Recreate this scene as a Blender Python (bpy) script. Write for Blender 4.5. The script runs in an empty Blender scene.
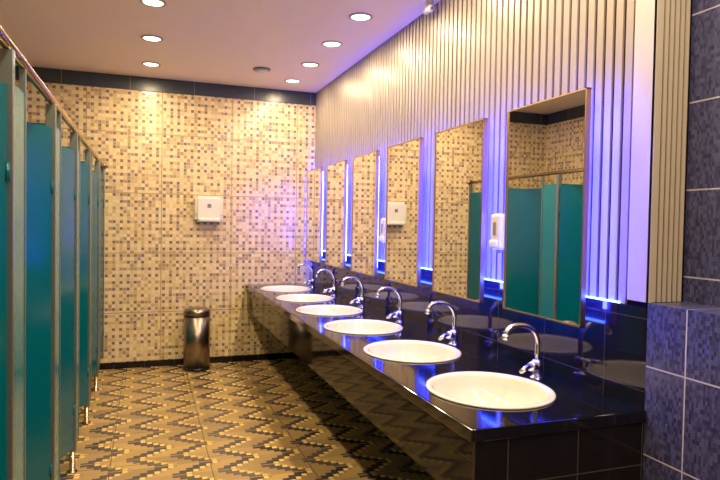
import bpy, bmesh, math
from mathutils import Vector, Matrix
from math import sin, cos, pi, radians

S = bpy.context.scene
S.view_settings.view_transform='Standard'
COL = S.collection

# ---------------------------------------------------------------- helpers
def link(o, parent=None):
    COL.objects.link(o)
    if parent: o.parent = parent
    return o
def empty(name):
    e = bpy.data.objects.new(name, None); e.empty_display_size = .1
    return link(e)
def obj_from_bm(bm, name, mat=None, parent=None, smooth=False):
    bmesh.ops.recalc_face_normals(bm, faces=bm.faces)
    me = bpy.data.meshes.new(name); bm.to_mesh(me); bm.free()
    if smooth:
        for p in me.polygons: p.use_smooth = True
    if mat: me.materials.append(mat)
    return link(bpy.data.objects.new(name, me), parent)
def add_box(bm, x0,x1,y0,y1,z0,z1, mi=0):
    vs=[bm.verts.new((x,y,z)) for x in (x0,x1) for y in (y0,y1) for z in (z0,z1)]
    for f in ((0,1,3,2),(4,6,7,5),(0,4,5,1),(2,3,7,6),(0,2,6,4),(1,5,7,3)):
        fc=bm.faces.new([vs[i] for i in f]); fc.material_index=mi
def box(name,x0,x1,y0,y1,z0,z1,mat,parent=None,bevel=0,seg=2):
    bm=bmesh.new(); add_box(bm,x0,x1,y0,y1,z0,z1)
    if bevel: bmesh.ops.bevel(bm,geom=bm.edges[:],offset=bevel,segments=seg,affect='EDGES',profile=.5)
    return obj_from_bm(bm,name,mat,parent)
def lathe(name,prof,cx,cy,cz,mat,parent=None,n=48,sx=1,sy=1,smooth=True,capb=True,capt=True):
    bm=bmesh.new(); rings=[]
    for r,z in prof:
        rings.append([bm.verts.new((cx+r*sx*cos(2*pi*i/n),cy+r*sy*sin(2*pi*i/n),cz+z)) for i in range(n)])
    for a,b in zip(rings,rings[1:]):
        for i in range(n):
            bm.faces.new((a[i],a[(i+1)%n],b[(i+1)%n],b[i]))
    if capb: bm.faces.new(rings[0])
    if capt: bm.faces.new(rings[-1])
    o=obj_from_bm(bm,name,mat,parent,smooth)
    return o
def tube(name,pts,rad,mat,parent=None,n=16):
    pts=[Vector(p) for p in pts]
    if not isinstance(rad,(list,tuple)): rad=[rad]*len(pts)
    bm=bmesh.new(); rings=[]
    up=None
    for i,p in enumerate(pts):
        t=(pts[min(i+1,len(pts)-1)]-pts[max(i-1,0)]).normalized()
        if up is None:
            up=Vector((0,1,0)) if abs(t.y)<.9 else Vector((1,0,0))
        s=t.cross(up).normalized(); up=s.cross(t).normalized()
        rings.append([bm.verts.new(p+(s*cos(2*pi*k/n)+up*sin(2*pi*k/n))*rad[i]) for k in range(n)])
    for a,b in zip(rings,rings[1:]):
        for k in range(n): bm.faces.new((a[k],a[(k+1)%n],b[(k+1)%n],b[k]))
    bm.faces.new(rings[0]); bm.faces.new(rings[-1])
    return obj_from_bm(bm,name,mat,parent,True)

# ---------------------------------------------------------------- materials
def srgb(r,g,b):
    f=lambda c:(c/255/12.92) if c/255<=.04045 else ((c/255+.055)/1.055)**2.4
    return (f(r),f(g),f(b),1)
def mat(name,col,rough=.5,metal=0,emis=None,es=0,noise=0,coat=0,spec=.5):
    m=bpy.data.materials.new(name); m.use_nodes=True
    nt=m.node_tree; b=nt.nodes['Principled BSDF']
    b.inputs['Base Color'].default_value=col
    b.inputs['Roughness'].default_value=rough
    b.inputs['Metallic'].default_value=metal
    b.inputs['Coat Weight'].default_value=coat
    b.inputs['Specular IOR Level'].default_value=spec
    if emis:
        b.inputs['Emission Color'].default_value=emis
        b.inputs['Emission Strength'].default_value=es
    if noise:
        tc=nt.nodes.new('ShaderNodeTexCoord'); n=nt.nodes.new('ShaderNodeTexNoise')
        n.inputs['Scale'].default_value=6; n.inputs['Detail'].default_value=4
        mx=nt.nodes.new('ShaderNodeMix'); mx.data_type='RGBA'
        nt.links.new(tc.outputs['Object'],n.inputs['Vector'])
        nt.links.new(n.outputs['Fac'],mx.inputs[0])
        mx.inputs[6].default_value=tuple(c*(1-noise) for c in col[:3])+(1,)
        mx.inputs[7].default_value=tuple(min(1,c*(1+noise)) for c in col[:3])+(1,)
        nt.links.new(mx.outputs[2],b.inputs['Base Color'])
    return m
class N:
    def __init__(s,m):
        s.nt=m.node_tree; s.b=s.nt.nodes['Principled BSDF']
        tc=s.nt.nodes.new('ShaderNodeTexCoord'); sp=s.nt.nodes.new('ShaderNodeSeparateXYZ')
        s.nt.links.new(tc.outputs['Object'],sp.inputs[0])
        s.x,s.y,s.z=sp.outputs; s.obj=tc.outputs['Object']
    def m(s,op,a,b=None,c=None):
        n=s.nt.nodes.new('ShaderNodeMath'); n.operation=op
        for i,v in enumerate((a,b,c)):
            if v is None: continue
            if isinstance(v,(int,float)): n.inputs[i].default_value=v
            else: s.nt.links.new(v,n.inputs[i])
        return n.outputs[0]
    def mix(s,f,a,b):
        n=s.nt.nodes.new('ShaderNodeMix'); n.data_type='RGBA'
        for i,v in ((0,f),(6,a),(7,b)):
            if isinstance(v,(int,float,tuple)): n.inputs[i].default_value=v
            else: s.nt.links.new(v,n.inputs[i])
        return n.outputs[2]
    def white(s,u,v):
        c=s.nt.nodes.new('ShaderNodeCombineXYZ'); s.nt.links.new(u,c.inputs[0]); s.nt.links.new(v,c.inputs[1])
        w=s.nt.nodes.new('ShaderNodeTexWhiteNoise'); w.noise_dimensions='2D'
        s.nt.links.new(c.outputs[0],w.inputs['Vector']); return w.outputs['Value']
    def ramp(s,f,stops):
        r=s.nt.nodes.new('ShaderNodeValToRGB'); r.color_ramp.interpolation='CONSTANT'
        e=r.color_ramp.elements
        while len(e)<len(stops): e.new(.5)
        for el,(p,c) in zip(e,stops): el.position=p; el.color=c
        s.nt.links.new(f,r.inputs[0]); return r.outputs[0]
    def line(s,u,period,w):   # 1 on joints
        f=s.m('FRACT',s.m('DIVIDE',u,period)); return s.m('LESS_THAN',f,w/period)
    def noise(s,sc,det=3):
        n=s.nt.nodes.new('ShaderNodeTexNoise'); n.inputs['Scale'].default_value=sc; n.inputs['Detail'].default_value=det
        s.nt.links.new(s.obj,n.inputs['Vector']); return n.outputs['Fac']
    def bump(s,h,st=.2,d=.01):
        n=s.nt.nodes.new('ShaderNodeBump'); n.inputs['Strength'].default_value=st; n.inputs['Distance'].default_value=d
        s.nt.links.new(h,n.inputs['Height']); s.nt.links.new(n.outputs[0],s.b.inputs['Normal'])
    def col(s,c): s.nt.links.new(c,s.b.inputs['Base Color'])

def mosaic(name,axis):
    m=mat(name,(1,1,1,1),.2); n=N(m)
    u=n.m('ADD',n.x if axis=='x' else n.y,20.03); v=n.m('ADD',n.z,0.0)
    s=.070
    fu=n.m('FRACT',n.m('DIVIDE',u,s)); fv=n.m('FRACT',n.m('DIVIDE',v,s))
    su=n.m('GREATER_THAN',fu,.54); sv=n.m('GREATER_THAN',fv,.54)
    iu=n.m('ADD',n.m('MULTIPLY',n.m('FLOOR',n.m('DIVIDE',u,s)),2.0),su)
    iv=n.m('ADD',n.m('MULTIPLY',n.m('FLOOR',n.m('DIVIDE',v,s)),2.0),sv)
    w=n.white(iu,iv)
    big=n.ramp(w,[(0,srgb(232,212,168)),(.45,srgb(220,196,148)),(.74,srgb(198,172,130)),(.90,srgb(168,146,126))])
    small=n.ramp(w,[(0,srgb(134,110,98)),(.32,srgb(180,148,104)),(.5,srgb(118,108,122)),(.78,srgb(206,180,136)),(.92,srgb(230,212,170))])
    mid=n.ramp(w,[(0,srgb(226,204,158)),(.5,srgb(206,180,136)),(.76,srgb(168,146,130)),(.87,srgb(234,216,176))])
    both=n.m('MULTIPLY',su,sv); either=n.m('MAXIMUM',su,sv)
    c=n.mix(either,big,mid); c=n.mix(both,c,small)
    g1=n.m('MAXIMUM',n.m('LESS_THAN',fu,.06),n.m('LESS_THAN',fv,.06))
    g2=n.m('MAXIMUM',n.m('LESS_THAN',n.m('ABSOLUTE',n.m('SUBTRACT',fu,.56)),.03),n.m('LESS_THAN',n.m('ABSOLUTE',n.m('SUBTRACT',fv,.56)),.03))
    g=n.m('MAXIMUM',g1,g2)
    c=n.mix(g,c,srgb(220,198,152))
    J=n.m('MAXIMUM',n.line(n.m('ADD',u,.2),.728,.009),n.line(n.m('ADD',v,.05),.624,.009))
    c=n.mix(J,c,srgb(176,152,112))
    n.col(c); n.bump(n.m('SUBTRACT',1,n.m('MAXIMUM',g,J)),.12,.002)
    return m
def blacktile(name,ua,per_u,per_v,base,joint,rough=.08,off=(0,0),spec=.5):
    m=mat(name,base,rough,spec=spec); n=N(m)
    u=n.m('ADD',{'x':n.x,'y':n.y}[ua],20+off[0]); v=n.m('ADD',n.z,off[1]+10)
    J=n.m('MAXIMUM',n.line(u,per_u,.005),n.line(v,per_v,.005))
    c=n.mix(n.noise(14),base,tuple(min(1,k*1.9+.002) for k in base[:3])+(1,))
    n.col(n.mix(J,c,joint)); return m
def navytile(name,ua,off=(0,0)):
    m=mat(name,(0,0,0,1),.3); n=N(m)
    u=n.m('ADD',{'x':n.x,'y':n.y}[ua],20+off[0]); v=n.m('ADD',n.z,off[1]+10.2)
    J=n.m('MAXIMUM',n.line(u,.30,.006),n.line(v,.34,.006))
    s=.009
    w=n.white(n.m('FLOOR',n.m('DIVIDE',u,s)),n.m('FLOOR',n.m('DIVIDE',v,s*1.8)))
    c=n.mix(w,srgb(44,46,82),srgb(84,86,134))
    n.col(n.mix(J,c,srgb(182,178,200))); n.bump(w,.4,.004)
    return m

M_mosx=mosaic('mosaic_tile_back','x'); M_mosy=mosaic('mosaic_tile_side','y')
M_band=blacktile('dark_band_tile_x','x',.64,9,srgb(44,52,60),srgb(150,140,120),.3)
M_bandy=blacktile('dark_band_tile_y','y',.64,9,srgb(44,52,60),srgb(150,140,120),.3)
M_blk=blacktile('black_tile_side','y',.40,.28,srgb(18,15,20),srgb(56,52,56),.05)
M_apron=blacktile('black_tile_apron','y',.40,.145,srgb(14,12,14),srgb(44,38,38),.06,(0,.0),.16)
M_blkx=blacktile('black_tile_end','x',.30,.28,srgb(16,14,18),srgb(66,60,62),.12,(.1,.0),.3)
M_granite=mat('black_granite',srgb(15,15,24),.08,noise=.5,spec=.55)
M_navy=navytile('navy_tile_side','y')
M_dark=mat('dark_backing',srgb(24,16,18),.8,noise=.2,spec=.1)
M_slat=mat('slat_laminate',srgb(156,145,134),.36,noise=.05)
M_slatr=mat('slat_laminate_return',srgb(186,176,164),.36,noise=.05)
M_white=mat('white_trim',srgb(186,180,175),.35,noise=.03)
M_ceil=mat('painted_ceiling',srgb(250,234,208),.6,noise=.02)
M_porc=mat('porcelain',srgb(232,225,216),.12,noise=.01,coat=.5)
M_chrome=mat('chrome',srgb(230,230,235),.08,1)
M_steel=mat('brushed_steel',srgb(150,138,126),.30,1)
M_alu=mat('aluminium_post',srgb(130,142,146),.3,.7)
M_rail=mat('rail_metal',srgb(205,175,140),.2,1)
M_teal=mat('teal_laminate',srgb(0,122,134),.2,noise=.08)
M_tealD=mat('teal_laminate_door',srgb(0,94,106),.18,noise=.08)
M_mirror=mat('mirror_glass',(.93,.93,.92,1),.01,1)
M_gold=mat('champagne_frame',srgb(205,170,120),.28,1)
M_led=mat('blue_led',(.0,.03,1,1),.4,emis=(.030,.036,1,1),es=270)
M_led2=mat('blue_led_strip',(.0,.03,1,1),.4,emis=(.02,.05,1,1),es=100)
M_lamp=mat('downlight_lens',(1,1,1,1),.4,emis=(1,.86,.6,1),es=8)
M_plast=mat('white_plastic',srgb(226,222,214),.3,noise=.01)
M_grey=mat('grey_plastic',srgb(130,128,126),.4,noise=.05)
M_black=mat('black_plastic',srgb(24,24,26),.3,noise=.1)

# floor : rows of raking planks, direction alternating row by row, stepped edges
M_floor=mat('zigzag_floor_tile',(1,1,1,1),.22); n=N(M_floor)
u=n.m('ADD',n.x,20.0); v=n.m('ADD',n.y,20.0)
R=.165; P=.27
row=n.m('FLOOR',n.m('DIVIDE',v,R)); fr=n.m('FRACT',n.m('DIVIDE',v,R))
odd=n.m('MODULO',row,2.0)
dirn=n.m('SUBTRACT',n.m('MULTIPLY',odd,2.0),1.0)
frq=n.m('DIVIDE',n.m('FLOOR',n.m('MULTIPLY',fr,5.0)),5.0)
tri=n.m('MULTIPLY',n.m('MULTIPLY',n.m('SUBTRACT',frq,.4),dirn),.21)
q=n.m('DIVIDE',n.m('ADD',u,tri),P)
fq=n.m('FRACT',q)
wn=n.white(n.m('FLOOR',n.m('MULTIPLY',q,2.0)),row)
light=n.mix(wn,srgb(246,212,126),srgb(224,186,100))
darkc=n.mix(wn,srgb(60,56,66),srgb(98,86,80))
midc=n.mix(wn,srgb(150,126,88),srgb(188,156,98))
c=n.mix(n.m('LESS_THAN',fq,.42),midc,light)
c=n.mix(n.m('LESS_THAN',fq,.31),c,darkc)
c=n.mix(n.m('MULTIPLY',n.m('GREATER_THAN',fq,.67),n.m('LESS_THAN',fq,.74)),c,midc)
c=n.mix(n.m('LESS_THAN',fr,.06),c,srgb(170,138,90))
J=n.m('MAXIMUM',n.line(u,.60,.006),n.line(v,.60,.006))
c=n.mix(J,c,srgb(100,82,64)); n.col(c)

# ---------------------------------------------------------------- dimensions
H=1.55; C=3.03; YB=6.68; XR=1.81; XL=-1.55; YF=-2.2; YE=1.78; XN=2.0; CT=.855

# ---------------------------------------------------------------- room shell
box('floor',XL-.1,XN+.2,YF-.1,YB+.1,-.1,0,M_floor)
box('ceiling',XL-.1,XN+.2,YF-.1,YB+.1,C,C+.1,M_ceil)
box('wall_back',XL,XR+.02,YB,YB+.1,0,C,M_mosx)
box('wall_left',XL-.1,XL,YF,YB,0,C,M_mosy)
box('wall_front',XL,XN,YF-.1,YF,0,C,M_mosx)
box('wall_right',XR+.02,XN+.2,YE+.012,YB,0,C,M_dark)
box('wall_right_niche',XN,XN+.2,YF,YE+.012,0,C,M_navy)
o=box('wall_right_lower',XR,XN,YF,YE,0,1.265,M_navy)
box('trim_1',XL+.015,XR+.02,YB-.015,YB,C-.14,C,M_band)
box('trim_2',XL,XL+.015,YF,YB,C-.14,C,M_bandy)
box('baseboard_back',XL,XR,YB-.015,YB,0,.065,M_blkx)
box('trim_backsplash',XR,XR+.02,YE,YB,0,1.245,M_blk)

# slat panelling
bm=bmesh.new(); y=YE+.125
while y<YB-.02:
    add_box(bm,XR+.010,XR+.02,y,min(y+.038,YB),1.246,C); y+=.056
sl=obj_from_bm(bm,'slat_wall_panel',M_slat)
bm=bmesh.new(); add_box(bm,XR+.002,XR+.02,YE,YE+.108,1.266,C)
obj_from_bm(bm,'trim_corner_panel',M_white)
bm=bmesh.new(); x=XR+.026
while x<XN-.012:
    add_box(bm,x,x+.017,YE+.006,YE+.012,1.266,C); x+=.026
add_box(bm,XR+.002,XR+.014,YE-.002,YE+.012,1.266,C)
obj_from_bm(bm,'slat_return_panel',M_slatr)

# ---------------------------------------------------------------- counter
SY=[2.195+.785*k for k in range(6)]; SX=1.38; RX=.264; RY=.282
ctr=empty('vanity_counter'); X0=1.06; XC=XR-.001; YC=YB-.001
bm=bmesh.new(); h=.3925; hx,hy=RX*.93,RY*.93
for cy in SY:
    y0,y1=cy-h,cy+h
    if cy==SY[-1]: y1=YC
    if cy==SY[0]: y0=YE
    angs=[2*pi*i/64 for i in range(64)]
    for (xx,yy) in ((X0,y0),(XC,y0),(X0,y1),(XC,y1)):
        angs.append(math.atan2(yy-cy,xx-SX)%(2*pi))
    angs=sorted(set(angs)); inn=[];out=[];low=[]
    for a in angs:
        dx,dy=cos(a),sin(a)
        tx=((XC-SX)/dx if dx>1e-9 else (X0-SX)/dx if dx<-1e-9 else 1e9)
        ty=((y1-cy)/dy if dy>1e-9 else (y0-cy)/dy if dy<-1e-9 else 1e9)
        t=min(tx,ty)
        r=1/math.sqrt((dx/hx)**2+(dy/hy)**2)
        inn.append(bm.verts.new((SX+dx*r,cy+dy*r,CT))); out.append(bm.verts.new((SX+dx*t,cy+dy*t,CT)))
        low.append(bm.verts.new((SX+dx*r,cy+dy*r,CT-.03)))
    k=len(angs)
    for i in range(k):
        j=(i+1)%k
        bm.faces.new((inn[i],inn[j],out[j],out[i])); bm.faces.new((inn[i],low[i],low[j],inn[j]))
me=bpy.data.meshes.new('top'); bm.to_mesh(me); bm.free(); me.materials.append(M_granite)
link(bpy.data.objects.new('top',me),ctr)
box('front_edge',X0-.012,X0,YE-.012,YC,CT-.045,CT,M_granite,ctr,.004)
box('end_edge',X0,XC,YE-.012,YE,CT-.045,CT,M_granite,ctr,.004)
box('apron',X0+.01,X0+.035,YE+.02,YB-.016,.56,CT-.004,M_apron,ctr)
box('end_panel',X0+.01,XC,YE,YE+.02,0,CT-.004,M_blkx,ctr)

# basins
prof=[(.90,-.03),(.96,.001),(1.0,.001),(1.002,.004),(.994,.008),(.97,.010),(.925,.009),(.895,.003),(.875,-.010),(.85,-.045),(.78,-.095),(.62,-.13),(.38,-.143),(.12,-.147)]
for cy in SY:
    s=empty('sink_basin')
    lathe('bowl',prof,SX,cy,CT,M_porc,s,64,RX,RY,capb=False,capt=True)
    lathe('drain',[(.034,0),(.034,.004),(.026,.006),(.02,.002)],SX,cy,CT-.147,M_chrome,s,24)
    lathe('overflow_ring',[(.013,0),(.013,.003),(.008,.003)],SX+RX*.60,cy,CT-.128,M_chrome,s,16)

# faucets
for cy in SY:
    f=empty('gooseneck_faucet'); bx,by=1.69,cy+.095
    lathe('base_flange',[(.032,0),(.032,.006),(.028,.012),(.024,.014)],bx,by,CT,M_chrome,f,28)
    lathe('body',[(.023,.010),(.023,.045),(.026,.05),(.026,.075),(.021,.085),(.013,.09)],bx,by,CT,M_chrome,f,28)
    P0=Vector((bx,by,CT)); D=Vector((-.96,.02,0)).normalized()
    prof2=[(0,.08),(0,.11),(.0,.14),(-.002,.165),(.004,.19),(.016,.213),(.036,.232),(.062,.244),(.092,.249),(.118,.248),(.140,.243),(.156,.232),(.164,.218),(.167,.205)]
    tube('spout',[P0+D*d_+Vector((0,0,z_)) for d_,z_ in prof2],.0115,M_chrome,f)
    E=P0+D*.167
    tube('aerator',[E+Vector((0,0,.210)),E+D*.004+Vector((0,0,.186))],.0145,M_chrome,f,20)
    tube('handle_hub',[(bx-.005,by,CT+.055),(bx-.05,by-.02,CT+.064)],[.022,.020],M_chrome,f)
    tube('lever',[(bx-.045,by-.018,CT+.068),(bx-.08,by-.03,CT+.062),(bx-.115,by-.04,CT+.048)],[.013,.012,.009],M_chrome,f)

# ---------------------------------------------------------------- mirrors
MY=[2.33+.80*k for k in range(6)]
for cy in MY:
    m=empty('wall_mirror'); y0,y1=cy-.29,cy+.29; z0,z1=1.13,2.13; xf=1.72
    box('glass',xf,xf+.008,y0+.005,y1-.005,z0+.005,z1-.005,M_mirror,m)
    box('backing',xf+.008,xf+.02,y0+.004,y1-.004,z0+.004,z1-.004,M_slat,m)
    for nm,a in (('frame_near',(y0,y0+.007,z0,z1)),('frame_far',(y1-.007,y1,z0,z1)),('frame_top',(y0,y1,z1-.007,z1)),('frame_bottom',(y0,y1,z0,z0+.007))):
        box(nm,xf-.005,xf+.02,*a,M_gold,m)
    box('standoff_box',xf+.02,XR+.010,y0+.17,y1-.17,1.30,z1-.14,M_slat,m)
    for nm,yy in (('led_near',y0+.030),('led_far',y1-.042)):
        box(nm,xf+.021,xf+.033,yy,yy+.012,1.20,z1-.04,M_led,m)
    box('led_bottom',xf+.021,xf+.031,y0+.04,y1-.04,z0+.006,z0+.016,M_led2,m)
st=box('led_strip_light',XR+.000,XR+.008,YE+.15,YB-.01,1.246,1.252,M_led2)

# ---------------------------------------------------------------- dispensers
def soap(y,z,w=.095,hh=.19):
    d=empty('soap_dispenser'); xf=XR+.010
    box('housing',xf-.09,xf,y-w/2,y+w/2,z-hh/2,z+hh/2,M_plast,d,.018,4)
    box('window',xf-.093,xf-.088,y-.012,y+.012,z-.02,z+.05,M_grey,d,.002)
    box('push_button',xf-.105,xf-.08,y-w*.36,y+w*.36,z-hh/2+.01,z-hh/2+.05,M_plast,d,.008,3)
    tube('nozzle',[(xf-.06,y,z-hh/2+.004),(xf-.06,y,z-hh/2-.018)],.009,M_grey,d)
soap(2.735,1.52); soap(4.33,1.50)
d=empty('paper_towel_dispenser'); dx,dz=.64,1.675
bm=bmesh.new(); add_box(bm,dx-.145,dx+.145,YB-.12,YB,dz-.14,dz+.14)
bmesh.ops.bevel(bm,geom=[e for e in bm.edges if not all(v.co.y>YB-.001 for v in e.verts)],offset=.028,segments=5,affect='EDGES')
obj_from_bm(bm,'cover',M_plast,d,False)
box('seam',dx-.1455,dx+.1455,YB-.10,YB-.0,dz-.062,dz-.058,M_grey,d)
box('lower_lip',dx-.11,dx+.11,YB-.135,YB-.05,dz-.135,dz-.095,M_plast,d,.012,3)
box('view_window',dx-.020,dx+.020,YB-.1225,YB-.118,dz+.015,dz+.055,M_grey,d,.001)
box('towel_slot',dx-.10,dx+.10,YB-.095,YB-.03,dz-.144,dz-.138,M_grey,d)

# ---------------------------------------------------------------- bin
b=empty('pedal_trash_bin'); bx,by=.515,6.45
lathe('base_ring',[(.140,0),(.140,.025),(.134,.03)],bx,by,0,M_black,b)
lathe('body',[(.134,.028),(.134,.56)],bx,by,0,M_steel,b)
lathe('collar',[(.137,.56),(.137,.575)],bx,by,0,M_black,b)
lathe('lid',[(.138,.575),(.138,.60),(.13,.625),(.10,.642),(.05,.65),(.01,.652)],bx,by,0,M_steel,b)
box('pedal',bx-.03,bx+.03,by-.185,by-.135,.012,.024,M_black,b,.003)

# ---------------------------------------------------------------- cubicles
PX=-.40; PY=[1.21,2.14,3.07,4.0,4.94,5.86,YB]
for i in range(len(PY)-1):
    a,bb=PY[i],PY[i+1]
    s=empty('toilet_cubicle')
    box('partition',XL,PX-.03,a-.009,a+.009,.14,1.98,M_teal,s)
    box('post',PX-.03,PX+.012,a-.016,a+.016,.13,2.07,M_alu,s,.003)
    lathe('foot',[(.030,0),(.030,.008),(.016,.014),(.016,.131)],PX-.01,a,0,M_rail,s,20)
    w0=a+.016; w1=a+.26
    box('fixed_panel',PX-.018,PX,w0,w1-.02,.14,1.98,M_teal,s)
    box('panel_edge',PX-.018,PX+.003,w1-.014,w1,.14,2.07,M_alu,s,.002)
    end=bb-(.022 if i<len(PY)-2 else .03)
    if i==len(PY)-2:
        box('wall_channel',PX-.024,PX+.006,YB-.03,YB-.016,.14,2.07,M_alu,s)
    L=end-w1-.012
    dr=box('door',-.009,.009,-L,0,.0,1.80,M_tealD,s,.002)
    dr.location=(PX-.009,end-.004,.16); dr.rotation_euler=(0,0,-radians((34,32,16,24,14,10)[i]))
    kn=lathe('door_knob',[(.010,0),(.010,.015),(.018,.02),(.018,.034),(.012,.038)],0,0,0,M_chrome,dr,20)
    kn.rotation_euler=(0,pi/2,0); kn.location=(.009,-L+.06,.86)
    for zz in (.2,1.5):
        hg=lathe('hinge',[(.007,0),(.007,.06)],.009,0,zz,M_tealD,dr,12)
rl=empty('cubicle_head_rail')
tube('rail',[(PX-.009,1.18,2.09),(PX-.009,3.5,2.09),(PX-.009,YB-.004,2.09)],.018,M_rail,rl)
lathe('wall_flange',[(.035,0),(.035,.01)],0,0,0,M_rail,rl,24)
rl.children[-1].rotation_euler=(pi/2,0,0); rl.children[-1].location=(PX-.009,YB,2.09)

# ---------------------------------------------------------------- ceiling fixtures
LW=12
def down(x,y):
    d=empty('recessed_downlight')
    lathe('trim_ring',[(.068,0),(.088,-.002),(.088,-.006),(.070,-.010),(.066,-.004)],x,y,C,M_white,d,36,capb=False,capt=False)
    lathe('lens',[(.067,-.001),(.067,-.004)],x,y,C,M_lamp,d,36)
    l=bpy.data.lights.new('lamp','AREA'); l.shape='DISK'; l.size=.12; l.energy=LW; l.color=(1,.785,.48)
    o=bpy.data.objects.new('lamp',l); o.location=(x,y,C-.012); link(o,d)
for k in range(9): down(.04,6.08-.86*k)
for k in range(11): down(1.44,6.19-.70*k)
v=empty('smoke_detector')
lathe('base',[(.085,0),(.085,-.012)],1.05,5.84,C,M_grey,v)
lathe('dome',[(.062,-.012),(.058,-.03),(.035,-.04),(.01,-.042)],1.05,5.84,C,M_plast,v)
v=empty('security_camera')
lathe('mount',[(.028,0),(.028,-.012),(.010,-.016),(.010,-.04)],1.765,3.64,C,M_plast,v,24)
tube('housing',[(1.765,3.70,C-.045),(1.75,3.58,C-.065)],.022,M_plast,v)
tube('lens',[(1.75,3.581,C-.0648),(1.7493,3.575,C-.066)],.012,M_grey,v)

# world
w=bpy.data.worlds.new('world'); S.world=w; w.use_nodes=True
w.node_tree.nodes['Background'].inputs[0].default_value=(.9,.8,.7,1)
w.node_tree.nodes['Background'].inputs[1].default_value=.1

# ---------------------------------------------------------------- camera
psi=radians(19.7); th=radians(1.57); rho=radians(1.0)
f=Vector((sin(psi)*cos(th),cos(psi)*cos(th),-sin(th)))
r=Vector((cos(psi),-sin(psi),0)); u=r.cross(f)
r2=r*cos(rho)+u*sin(rho); u2=u*cos(rho)-r*sin(rho)
M=Matrix((( r2.x,u2.x,-f.x,0),(r2.y,u2.y,-f.y,0),(r2.z,u2.z,-f.z,H),(0,0,0,1)))
cam=bpy.data.cameras.new('camera'); cam.lens=30; cam.sensor_width=36; cam.clip_start=.02
co=bpy.data.objects.new('camera',cam); link(co); co.matrix_world=M
S.camera=co
